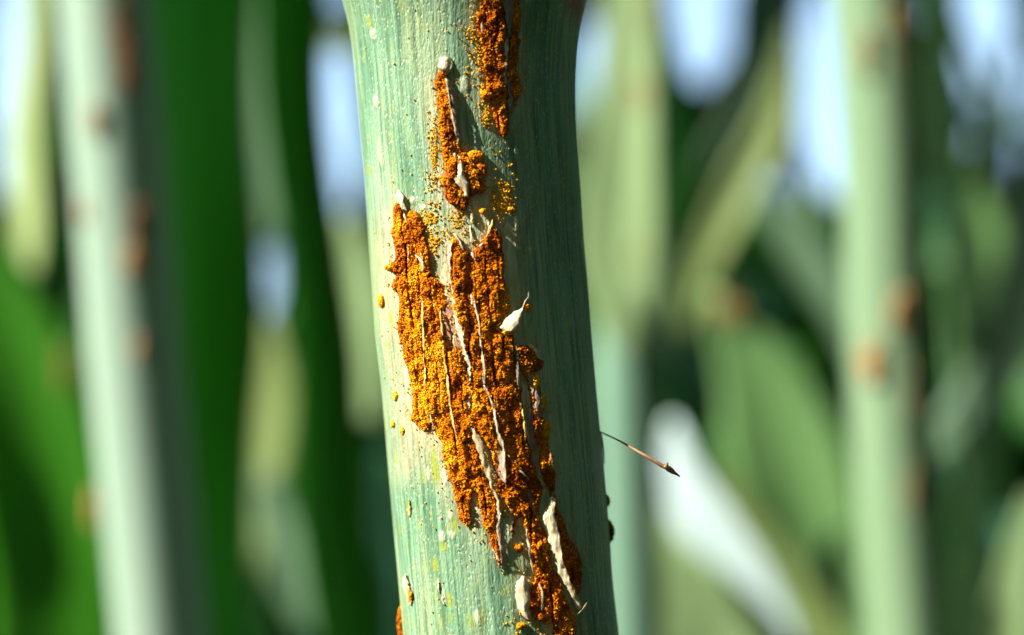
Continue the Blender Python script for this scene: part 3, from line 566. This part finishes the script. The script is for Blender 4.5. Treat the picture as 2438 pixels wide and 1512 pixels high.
# blister near the foot, small blister at the left with an orange slit
flap(z4([(1280, 1030), (1240, 1090), (1225, 1180), (1232, 1260), (1262, 1330), (1320, 1390)]), z4([(1300, 1030), (1330, 1090), (1342, 1180), (1335, 1260), (1345, 1330), (1345, 1395)]), [2, 2, 2, 2, 2, 2], [6, 18, 22, 22, 16, 6], M_CREAM, arch=9, nc=11, label='pale blister on the skin')
flap(z4([(325, 1015), (305, 1060), (308, 1120), (335, 1190), (370, 1270)]), z4([(335, 1015), (352, 1060), (358, 1120), (360, 1190), (376, 1270)]), [2, 2, 2, 2, 1], [4, 10, 12, 10, 4], M_CREAM, arch=4)
flap(z4([(356, 410), (350, 460), (352, 510), (362, 550)]), z4([(362, 410), (372, 460), (374, 510), (370, 550)]), [1, 3, 3, 1], [2, 5, 5, 2], M_GOLD, arch=3)
for (x0, y0, s) in ((640, 1160, 1), (602, 1080, .8)):
    fibre(z4([(x0 - 4, y0), (x0 - 10 * s, y0 + 50 * s), (x0 + 4, y0 + 110 * s)]), [1.5, 3, 1.5], [2, 5, 2], M_CREAM)

# ------------------------------------------------------------------ thin dried filament sticking out at the right
def tube(name, pts, rad, mat, parent=None, ns=10, n=None, uvs=1.0, bumpy=0, twist=None):
    """pts (m,3) world, rad (m)"""
    pts = np.asarray(pts, float); rad = np.asarray(rad, float)
    n = n or len(pts) * 6
    s = np.concatenate([[0], np.cumsum(np.linalg.norm(np.diff(pts, axis=0), axis=1))]); t = np.linspace(0, s[-1], n)
    # smooth by catmull on world points
    P = np.empty((n, 3)); R = np.interp(t, s, rad)
    m = len(pts); i = np.clip(np.searchsorted(s, t, side='right') - 1, 0, m - 2); f = ((t - s[i]) / (s[i + 1] - s[i]))[:, None]
    def tg(j):
        j0 = np.clip(j - 1, 0, m - 1); j1 = np.clip(j + 1, 0, m - 1); return (pts[j1] - pts[j0]) / (s[j1] - s[j0])[:, None]
    h = (s[i + 1] - s[i])[:, None]
    P = (2*f**3 - 3*f**2 + 1) * pts[i] + (f**3 - 2*f**2 + f) * h * tg(i) + (-2*f**3 + 3*f**2) * pts[i + 1] + (f**3 - f**2) * h * tg(i + 1)
    T = np.gradient(P, axis=0); T /= np.linalg.norm(T, axis=1)[:, None]
    A = np.cross(T, FWD); A /= np.linalg.norm(A, axis=1)[:, None]; B = np.cross(T, A)
    a = np.linspace(0, 2 * math.pi, ns, endpoint=False)
    RR_ = R[:, None] * (1 + (rng.random((n, ns)) - .5) * bumpy)
    V_ = P[:, None] + RR_[..., None] * (np.cos(a)[None, :, None] * A[:, None] + np.sin(a)[None, :, None] * B[:, None])
    uv = np.stack([np.broadcast_to(a / (2 * math.pi) * 4, (n, ns)).ravel(), np.broadcast_to(t[:, None] * uvs, (n, ns)).ravel()], 1)
    f_ = gridfaces(n, ns, True); V_ = V_.reshape(-1, 3)
    caps = []
    for c0, ring in ((P[0], np.arange(ns)), (P[-1], (n - 1) * ns + np.arange(ns))):
        ci = len(V_); V_ = np.vstack([V_, c0]); uv = np.vstack([uv, uv[ring[0]]]); nx = np.roll(ring, -1)
        caps.append(np.stack([ring, nx, np.full(ns, ci), np.full(ns, ci)], 1)[:, [0, 1, 2, 2]])
    return mk(name, V_, f_, mat, parent, uv=uv)

fil = empty('dried_filament', 'thin brown dried filament with a knobbed tip jutting from the sharp stem', 'filament')
dF = DC + .0
fp = [(1410, 1020), (1431, 1029), (1475, 1050), (1519, 1075), (1550, 1093), (1578, 1110), (1590, 1117)]
fd = lambda x: dF - .02 - .16 * min(1, (x - 1410) / 120) ** .7 if x > 1410 else dF
tube('shaft', [W(x, y, fd(x)) for x, y in fp], np.array([1.8, 1.7, 1.9, 3.4, 4.2, 4.4, 3.5]) * PXC, M_BROWN, fil, bumpy=.2)
tube('knob', [W(x, y, fd(x)) for x, y in [(1578, 1108), (1584, 1112), (1592, 1116), (1600, 1122), (1608, 1127), (1619, 1135)]], np.array([3.5, 4.8, 6.8, 6.2, 3.6, 1.2]) * PXC, M_BROWN, fil, bumpy=.45)
tube('side_bud', [W(x, y, fd(x) - .01) for x, y in [(1584, 1114), (1588, 1106), (1590, 1101)]], np.array([5, 4, 1.2]) * PXC, M_BROWN, fil, bumpy=.3)
tube('lower_thread', [W(x, y, DC + .0) for x, y in [(1431, 1030), (1434, 1050), (1437, 1075), (1439, 1105)]], np.array([1.6, 2.4, 2.2, 1.2]) * PXC, M_BROWN, fil)

# ------------------------------------------------------------------ blurred wheat stems behind
def down(p, q, zend=-46.0):
    """carry a stem on from its last point p (direction q->p) down to the ground"""
    p = np.array(p); d = (p - np.array(q)); d /= np.linalg.norm(d); out = []
    p = p + d * 3.0; out.append(p - d * 1.5); out.append(p)
    for i in range(1, 7):
        f = i / 6; z = p[2] + (zend - p[2]) * f
        out.append(np.array([p[0] + d[0] / max(abs(d[2]), .3) * (p[2] - z) * (1 - .6 * f), p[1] + .02 * (p[2] - z), z]))
    return out
def spots(name, parent, lst, rad_px, d):
    """small rust pustules on a blurred stem, lying on its near side"""
    for x, y, rx, ry, n, cxp, mt in lst:
        n = int(n * .5); rx *= .6; ry *= 1.4; mt = M_STAIN if mt is M_SPORE else mt
        dpx = K * d; R = rad_px * dpx
        t = rng.random(n) * 2 * math.pi; q = np.sqrt(rng.random(n)); xx = x + rx * q * np.cos(t); yy = y + ry * q * np.sin(t)
        a = (xx - cxp) * dpx; s_ = np.clip(a / R, -.98, .98); dep = d - R * np.sqrt(1 - s_ * s_) - rng.random(n) * .015
        grains(name, Wv(xx, yy, dep), rng.uniform(.009, .017, n), mt, parent, np.clip(rng.normal(.35, .2, n), 0, 1), 0)
def bstem(line, half, d, mat, label, rust=()):
    root = empty('wheat_plant', label, 'plant', 'blurred wheat stems behind')
    pts = [W(x, y, d) for x, y in line]; ext = down(pts[-1], pts[-2])
    u = pts[0] + (pts[0] - pts[1]) / np.linalg.norm(pts[0] - pts[1]) * np.array([[6.0], [1.5]])
    allp = list(u) + pts + ext; R = half * K * d
    tube('stalk', allp, np.full(len(allp), R), mat, root, ns=28, n=700)
    spots('rust_pustule', root, rust, half, d)
    return root
bstem([(252, 0), (272, 250), (294, 500), (327, 900), (357, 1200), (386, 1512)], 110, 8.0, M_STEM_PALE, 'thick pale blurred wheat stem left of the sharp one, its right half in shade',
      [(300, 160, 26, 50, 160, 254, M_SPORE_DK), (225, 285, 14, 26, 70, 254, M_SPORE), (330, 540, 28, 40, 120, 280, M_SPORE_DK), (318, 625, 34, 26, 160, 285, M_SPORE), (200, 505, 10, 20, 30, 280, M_SPORE), (222, 1215, 14, 30, 110, 335, M_SPORE),
       (285, 60, 26, 50, 90, 240, M_SPORE_DK), (330, 830, 8, 20, 30, 300, M_SPORE)])
bstem([(2078, 0), (2100, 300), (2112, 700), (2130, 1100), (2160, 1512)], 98, 8.5, M_STEM_GREEN, 'pale green blurred wheat stem with rusty patches, well right of the sharp stem',
      [(2072, 862, 34, 38, 150, 2118, M_SPORE), (2145, 740, 40, 46, 110, 2112, M_SPORE), (2135, 100, 18, 60, 80, 2085, M_SPORE), (2060, 130, 10, 40, 30, 2085, M_SPORE), (2170, 930, 16, 60, 40, 2118, M_SPORE), (2170, 1180, 14, 60, 30, 2130, M_SPORE)])
bstem([(1512, 0), (1508, 400), (1490, 850), (1495, 1200), (1505, 1512)], 76, 11.0, M_STEM_SHADED, 'blurred wheat stem in painted teal shade directly right of the sharp stem, sheathed in a pale leaf',
      [])

# ------------------------------------------------------------------ blurred leaves behind
def blade(pts, d, yaw, mat, label, dd_=0.0, group='blurred leaves behind', fold=.25, rust=(), nc=9, parent=None, name='wheat_leaf'):
    """leaf: pts (x, y, visible width px); yaw turns the blade about its length (+ faces right, - faces left)"""
    P = catmull(np.array(pts, float), 26); n = len(P)
    dep = d + np.linspace(0, dd_, n)
    C = Wv(P[:, 0], P[:, 1], dep); T = np.gradient(C, axis=0); T /= np.linalg.norm(T, axis=1)[:, None]
    S = np.cross(T, FWD); S /= np.linalg.norm(S, axis=1)[:, None]; S *= np.sign(S @ RGT)[:, None]
    N = np.cross(S, T); N *= np.sign(N @ FWD)[:, None]
    y = math.radians(yaw); Wd = S * math.cos(y) + N * math.sin(y); Nn = -S * math.sin(y) + N * math.cos(y)
    hw = np.maximum(P[:, 2], 2) / 2 * K * dep / max(.2, math.cos(y))
    s = np.linspace(-1, 1, nc)
    V_ = C[:, None] + (hw[:, None] * s[None])[..., None] * Wd[:, None] + (hw[:, None] * fold * (np.abs(s)[None] ** 1.3))[..., None] * (-Nn[:, None]) \
       + ((np.sin(np.linspace(0, 9, n))[:, None] * s[None] ** 2) * hw[:, None] * .12)[..., None] * Nn[:, None]
    T2 = V_ + Nn[:, None] * .012
    N_ = n * nc; f = gridfaces(n, nc); rim = np.array(list(range(0, nc)) + [i * nc + nc - 1 for i in range(1, n)] + [(n - 1) * nc + j for j in range(nc - 2, -1, -1)] + [i * nc for i in range(n - 2, 0, -1)]); nx = np.roll(rim, -1)
    uv = np.stack([(hw[:, None] * s[None]).ravel() * 4, np.repeat(P[:, 1] / 100, nc)], 1)
    root = mk(name, np.concatenate([V_.reshape(-1, 3), T2.reshape(-1, 3)]), np.concatenate([f, f[:, ::-1] + N_, np.stack([nx, rim, rim + N_, nx + N_], 1)]), mat, parent, uv=np.concatenate([uv, uv]))
    if label: tag(root, label, 'leaf', group)
    for x, yy, rx, ry, k in rust:
        t = rng.random(k) * 2 * math.pi; q = np.sqrt(rng.random(k))
        rw = grains('rust_pustule', Wv(x + rx * q * np.cos(t), yy + ry * q * np.sin(t), np.full(k, d - .05)), rng.uniform(.006, .012, k), M_STAIN, root, np.clip(rng.normal(.35, .2, k), 0, 1), 0)
    return root

LV = [
 ([(78, -120, 60), (84, 100, 64), (76, 350, 90), (74, 560, 80), (78, 660, 16)], 12, -50, M_LF_BRIGHT, 'bright pale green leaf hanging at the far left edge in front of white sky'),
 ([(-230, 380, 160), (-40, 700, 240), (90, 1050, 300), (140, 1400, 320), (130, 1700, 320)], 10.5, 8, M_LF_GREEN, 'broad mid green leaf slanting down behind the foot of the thick pale stem', [(150, 880, 12, 60, 40)]),
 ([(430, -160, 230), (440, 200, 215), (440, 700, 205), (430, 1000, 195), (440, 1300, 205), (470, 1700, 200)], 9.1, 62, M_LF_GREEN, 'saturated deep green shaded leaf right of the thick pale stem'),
 ([(590, -200, 60), (600, 100, 100), (606, 300, 120), (610, 450, 130), (612, 540, 100), (610, 610, 30)], 14, 0, M_LF_BLUE, 'dull green leaf tip hanging above the small sky gap'),
 ([(640, 760, 20), (630, 840, 110), (620, 920, 170), (606, 1080, 180), (596, 1220, 130), (590, 1330, 60), (586, 1440, 12)], 14, -10, M_LF_OLIVE, 'yellow olive leaf hanging below the small sky gap'),
 ([(630, 1130, 50), (665, 1260, 90), (700, 1380, 90), (725, 1470, 50), (735, 1510, 16)], 12.6, -10, M_LF_BLUE, 'pale leaf tip at the foot of the yellow olive leaf'),
 ([(690, -160, 150), (692, 200, 130), (715, 450, 124), (742, 650, 118), (760, 850, 130), (772, 1150, 140), (835, 1500, 150), (860, 1700, 150)], 8.8, 42, M_LF_GREEN, 'long vivid green leaf left of the sharp stem'),
 ([(810, 520, 60), (835, 650, 120), (850, 800, 140), (870, 930, 80), (885, 1010, 20)], 12, -30, M_LF_PALE, 'pale blue-green leaf tip touching the left edge of the sharp stem'),
 ([(920, 1080, 40), (925, 1200, 60), (930, 1400, 70), (935, 1700, 80)], 13, 10, M_LF_DTEAL, 'dark teal leaf beside the lower left edge of the sharp stem'),
 ([(690, 30, 14), (730, 60, 34), (780, 90, 50), (830, 105, 44), (900, 110, 20)], 13, 0, M_LF_OLIVE, 'small tan leaf crossing the sky gap beside the top of the sharp stem'),
 # right of the stem
 ([(1500, -160, 120), (1500, 120, 130), (1485, 420, 170), (1478, 620, 200), (1490, 740, 150), (1505, 820, 60), (1512, 860, 14)], 10.2, -20, M_LF_PALE, 'bright pale leaf sheathing the teal stem, orange spot near its top', [(1532, 228, 18, 36, 130), (1525, 600, 16, 36, 36), (1550, 20, 14, 40, 30)]),
 ([(1812, 130, 30), (1790, 240, 90), (1735, 400, 150), (1660, 580, 150), (1610, 740, 90), (1590, 850, 20)], 15, 15, M_LF_BLUE, 'muted grey green leaf slanting below the first white sky gap'),
 ([(1880, 60, 14), (1872, 160, 40), (1840, 300, 80), (1775, 430, 90), (1715, 550, 80), (1660, 680, 50), (1620, 800, 12)], 13.5, -10, M_LF_OLIVE, 'light green narrow leaf crossing the grey green one'),
 ([(1780, 500, 16), (1800, 560, 50), (1870, 700, 70), (1950, 820, 80), (2010, 930, 50), (2040, 1020, 14)], 11.5, 25, M_LF_GREEN, 'vivid grass green leaf edge running down toward the rusty stem'),
 ([(1800, 430, 20), (1850, 540, 110), (1930, 680, 160), (2000, 820, 130), (2050, 960, 40)], 12.5, -5, M_LF_BLUE, 'soft green leaf against the left side of the rusty pale stem'),
 ([(1690, 690, 20), (1730, 770, 90), (1805, 900, 200), (1860, 1060, 270), (1925, 1250, 260), (1990, 1450, 220), (2040, 1700, 150)], 12, -2, M_LF_MID, 'broad mid green leaf with rust-tipped upper edge between two right stems', [(1735, 735, 34, 26, 100)]),
 ([(1630, 1010, 14), (1672, 1090, 36), (1768, 1210, 52), (1865, 1340, 64), (1948, 1470, 84), (2010, 1640, 90)], 11, -20, M_LF_OLIVE, 'olive leaf edge bordering the pale sky-gap stand-in'),
 ([(1560, 1200, 30), (1590, 1320, 110), (1660, 1420, 220), (1730, 1520, 290), (1750, 1600, 300), (1760, 1750, 280)], 11.6, -25, M_LF_PALE, 'yellow green leaf filling the bottom below the pale sky-gap stand-in'),
 ([(1598, 1000, 14), (1622, 1090, 80), (1675, 1200, 150), (1745, 1310, 190), (1815, 1420, 150), (1870, 1520, 60), (1900, 1600, 14)], 12.3, -35, M_LF_SKYGAP, 'pale blue-grey blade standing in for a sky gap, widening downward right of the brown filament'),
 ([(1640, 560, 60), (1650, 720, 150), (1640, 880, 170), (1620, 1010, 130), (1570, 1150, 60)], 16, 60, M_LF_DTEAL, 'dark teal shaded leaf above the pale sky-gap stand-in'),
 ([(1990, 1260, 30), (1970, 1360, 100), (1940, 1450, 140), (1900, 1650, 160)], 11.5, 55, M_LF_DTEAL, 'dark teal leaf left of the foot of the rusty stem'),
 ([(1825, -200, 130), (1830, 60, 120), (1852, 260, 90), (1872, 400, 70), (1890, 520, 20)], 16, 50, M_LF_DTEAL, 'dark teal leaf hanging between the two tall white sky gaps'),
 ([(1560, -160, 30), (1575, 100, 60), (1600, 300, 90), (1610, 430, 80), (1600, 560, 30)], 14, 55, M_LF_GREEN, 'dark narrow green leaf left of the grey green slanting leaf'),
 ([(2440, -60, 20), (2400, 120, 40), (2360, 300, 50), (2300, 460, 40), (2260, 600, 10)], 14, 20, M_LF_BLUE, 'narrow grey green leaf crossing the sky at the top right corner'),
 ([(2250, -80, 20), (2290, 90, 34), (2350, 220, 36), (2440, 330, 30)], 15, 30, M_LF_MID, 'thin dark leaf crossing the sky at the top right corner'),
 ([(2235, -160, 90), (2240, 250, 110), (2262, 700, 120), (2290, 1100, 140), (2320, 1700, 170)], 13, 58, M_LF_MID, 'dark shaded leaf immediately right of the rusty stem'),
 ([(2470, 380, 80), (2440, 600, 110), (2390, 830, 120), (2310, 980, 110), (2220, 1060, 60), (2180, 1090, 14)], 12, -15, M_LF_BLUE, 'light green arching leaf at the right edge'),
 ([(2470, 1180, 50), (2430, 1330, 80), (2410, 1450, 100), (2400, 1700, 120)], 10, -15, M_LF_PALE, 'pale leaf in the bottom right corner'),
 ([(2270, 300, 20), (2300, 420, 70), (2340, 560, 90), (2370, 720, 60), (2390, 820, 14)], 14, 0, M_LF_MID, 'mid green leaf strip under the far tree on the right'),
]
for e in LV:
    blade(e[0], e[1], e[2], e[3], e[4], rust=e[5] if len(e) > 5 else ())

# ------------------------------------------------------------------ gaps of open sky (nothing of the field stands in them)
WIN = [(10, 180, 60, 300), (805, 225, 75, 140), (745, -20, 80, 60), (822, 420, 50, 110), (612, 680, 66, 78), (1410, 180, 40, 150), (1670, 60, 82, 145), (1968, 250, 78, 225), (1632, 485, 42, 75), (1835, 510, 55, 85),
       (2300, 75, 62, 62), (2390, 70, 52, 64), (2310, 185, 40, 34), (2425, 240, 40, 84), (2238, 45, 30, 52), (2425, 390, 32, 44), (2330, 345, 30, 36)]
def in_win(X, Y, pad=0):
    r = np.zeros(np.shape(X), bool)
    for x, y, rx, ry in WIN: r |= ((X - x) / (rx + pad)) ** 2 + ((Y - y) / (ry + pad)) ** 2 < 1
    return r
def project(P):
    q = P - CAM; d = q @ FWD
    return 1219 + (q @ RGT) / (d * K), 756 - (q @ UPV) / (d * K), d

# ------------------------------------------------------------------ the rest of the crop, a dense mass of leaves
def crop(name, n, y0, y1, xspread, mat, seed, wmin=.5, wmax=1.3, zlo=-20, zhi=45, lmin=14, lmax=30, near=16, pad=18):
    r = np.random.default_rng(seed); Vs, Fs, Us = [], [], []; base = 0; m = 9; made = 0
    for _ in range(n * 6):
        if made >= n: break
        y = y0 + (y1 - y0) * r.random() ** .8; x = r.uniform(-1, 1) * (xspread + y * (.40 if zhi == 0 else .55)); zb = r.uniform(zlo, zhi - 12) if zhi > 0 else y * r.uniform(-.08, .42); ln = r.uniform(lmin, lmax)
        az = r.uniform(0, 2 * math.pi); lean = r.uniform(.03, .45); t = np.linspace(0, 1, m)
        bend = r.uniform(0, .6)
        C = np.stack([x + np.cos(az) * ln * (lean * t + bend * t ** 2.5), y + np.sin(az) * ln * (lean * t + bend * t ** 2.5), zb + ln * (t - bend * .45 * t ** 2.5)], 1)
        w = r.uniform(wmin, wmax) / 2 * np.minimum(1, 3 * (1 - t) ** .7) * np.minimum(1, .5 + t * 3); tw = r.uniform(0, math.pi) + t * r.uniform(-1, 1)
        S = np.stack([np.cos(tw), np.sin(tw), 0 * t], 1)
        q = np.stack([C - S * w[:, None], C, C + S * w[:, None]], 1)
        X_, Y_, d_ = project(q.reshape(-1, 3))
        if (d_ < near).any(): continue
        Xf = np.interp(np.linspace(0, 1, 60), np.linspace(0, 1, len(X_[1::3])), X_[1::3]); Yf = np.interp(np.linspace(0, 1, 60), np.linspace(0, 1, len(Y_[1::3])), Y_[1::3])
        if in_win(Xf, Yf, pad + (w.max() / (d_.min() * K)) * .5).any(): continue
        q[:, 1, :2] += np.stack([-np.sin(tw), np.cos(tw)], 1) * w[:, None] * .3
        Vs.append(q.reshape(-1, 3)); Fs.append(gridfaces(m, 3) + base); Us.append(np.stack([np.tile([0, 1, 2], m), np.repeat(t * 4, 3)], 1)); base += 3 * m; made += 1
    o = mk(name, np.concatenate(Vs), np.concatenate(Fs), mat, None, uv=np.concatenate(Us)); o['kind'] = 'stuff'
    return o
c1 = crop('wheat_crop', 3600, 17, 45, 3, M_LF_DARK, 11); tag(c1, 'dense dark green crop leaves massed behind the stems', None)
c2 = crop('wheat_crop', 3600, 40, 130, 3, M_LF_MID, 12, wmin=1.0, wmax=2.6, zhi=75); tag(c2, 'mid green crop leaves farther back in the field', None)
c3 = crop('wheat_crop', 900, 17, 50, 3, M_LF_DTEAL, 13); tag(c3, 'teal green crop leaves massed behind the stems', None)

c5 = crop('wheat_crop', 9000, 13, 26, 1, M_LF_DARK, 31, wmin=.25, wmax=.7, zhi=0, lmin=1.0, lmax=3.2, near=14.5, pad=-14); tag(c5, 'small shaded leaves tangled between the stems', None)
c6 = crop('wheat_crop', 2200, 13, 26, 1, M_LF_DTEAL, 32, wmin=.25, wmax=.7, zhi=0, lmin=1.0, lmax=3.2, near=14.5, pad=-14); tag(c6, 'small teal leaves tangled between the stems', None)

def crop_sky_screen(name, n, seed, mat):
    """unseen crop added out of the frame to block sky light; it leaves the sunbeam onto the stems free"""
    r = np.random.default_rng(seed); Vs, Fs, Us = [], [], []; base = 0; m = 9; made = 0
    for _ in range(n * 12):
        if made >= n: break
        a0 = r.uniform(0, 2 * math.pi); rad = 5.5 + 22 * r.random() ** 1.2; x = rad * math.cos(a0); y = rad * math.sin(a0) + 2
        zb = r.uniform(-25, 22); ln = r.uniform(8, 20); az = r.uniform(0, 2 * math.pi); lean = r.uniform(.05, .6); bend = r.uniform(.1, .9); t = np.linspace(0, 1, m)
        C = np.stack([x + np.cos(az) * ln * (lean * t + bend * t ** 2.5), y + np.sin(az) * ln * (lean * t + bend * t ** 2.5), zb + ln * (t - bend * .45 * t ** 2.5)], 1)
        w = r.uniform(.7, 1.7) / 2 * np.minimum(1, 3 * (1 - t) ** .7) * np.minimum(1, .5 + t * 3); tw = r.uniform(0, math.pi) + t * r.uniform(-1, 1)
        S = np.stack([np.cos(tw), np.sin(tw), 0 * t], 1)
        q = np.stack([C - S * w[:, None], C, C + S * w[:, None]], 1); qq = np.stack([[np.interp(np.linspace(0, 1, 65), t, q[:, a_, b_]) for b_ in range(3)] for a_ in range(3)]); p = qq.transpose(0, 2, 1).reshape(-1, 3)
        if (np.linalg.norm(p - [0, 0, 0], axis=1) < 4.5).any() or (np.linalg.norm(p - CAM, axis=1) < 2.5).any(): continue
        X_, Y_, d_ = project(p)
        if ((d_ > 0) & (np.abs(X_ - 1219) < 1750) & (np.abs(Y_ - 756) < 1300)).any(): continue
        bad = False
        for yt in (0, 2, 4, 6, 8, 10, 12):
            k = (p[:, 1] - yt) / L[1]; h = p - k[:, None] * L; X2, Y2, d2 = project(h)
            if ((k > 0) & (np.abs(X2 - 1219) < 1500) & (np.abs(Y2 - 756) < 1050)).any(): bad = True; break
        if bad: continue
        q[:, 1, :2] += np.stack([-np.sin(tw), np.cos(tw)], 1) * w[:, None] * .3
        Vs.append(q.reshape(-1, 3)); Fs.append(gridfaces(m, 3) + base); Us.append(np.stack([np.tile([0, 1, 2], m), np.repeat(t * 4, 3)], 1)); base += 3 * m; made += 1
    o = mk(name, np.concatenate(Vs), np.concatenate(Fs), mat, None, uv=np.concatenate(Us)); o['kind'] = 'stuff'
    return o
c4 = crop_sky_screen('wheat_crop', 1300, 21, M_LF_DARK); tag(c4, 'unseen dark green crop leaves added round the stems to block sky light', None)  # out-of-frame leaves added to cut the skylight on the stems
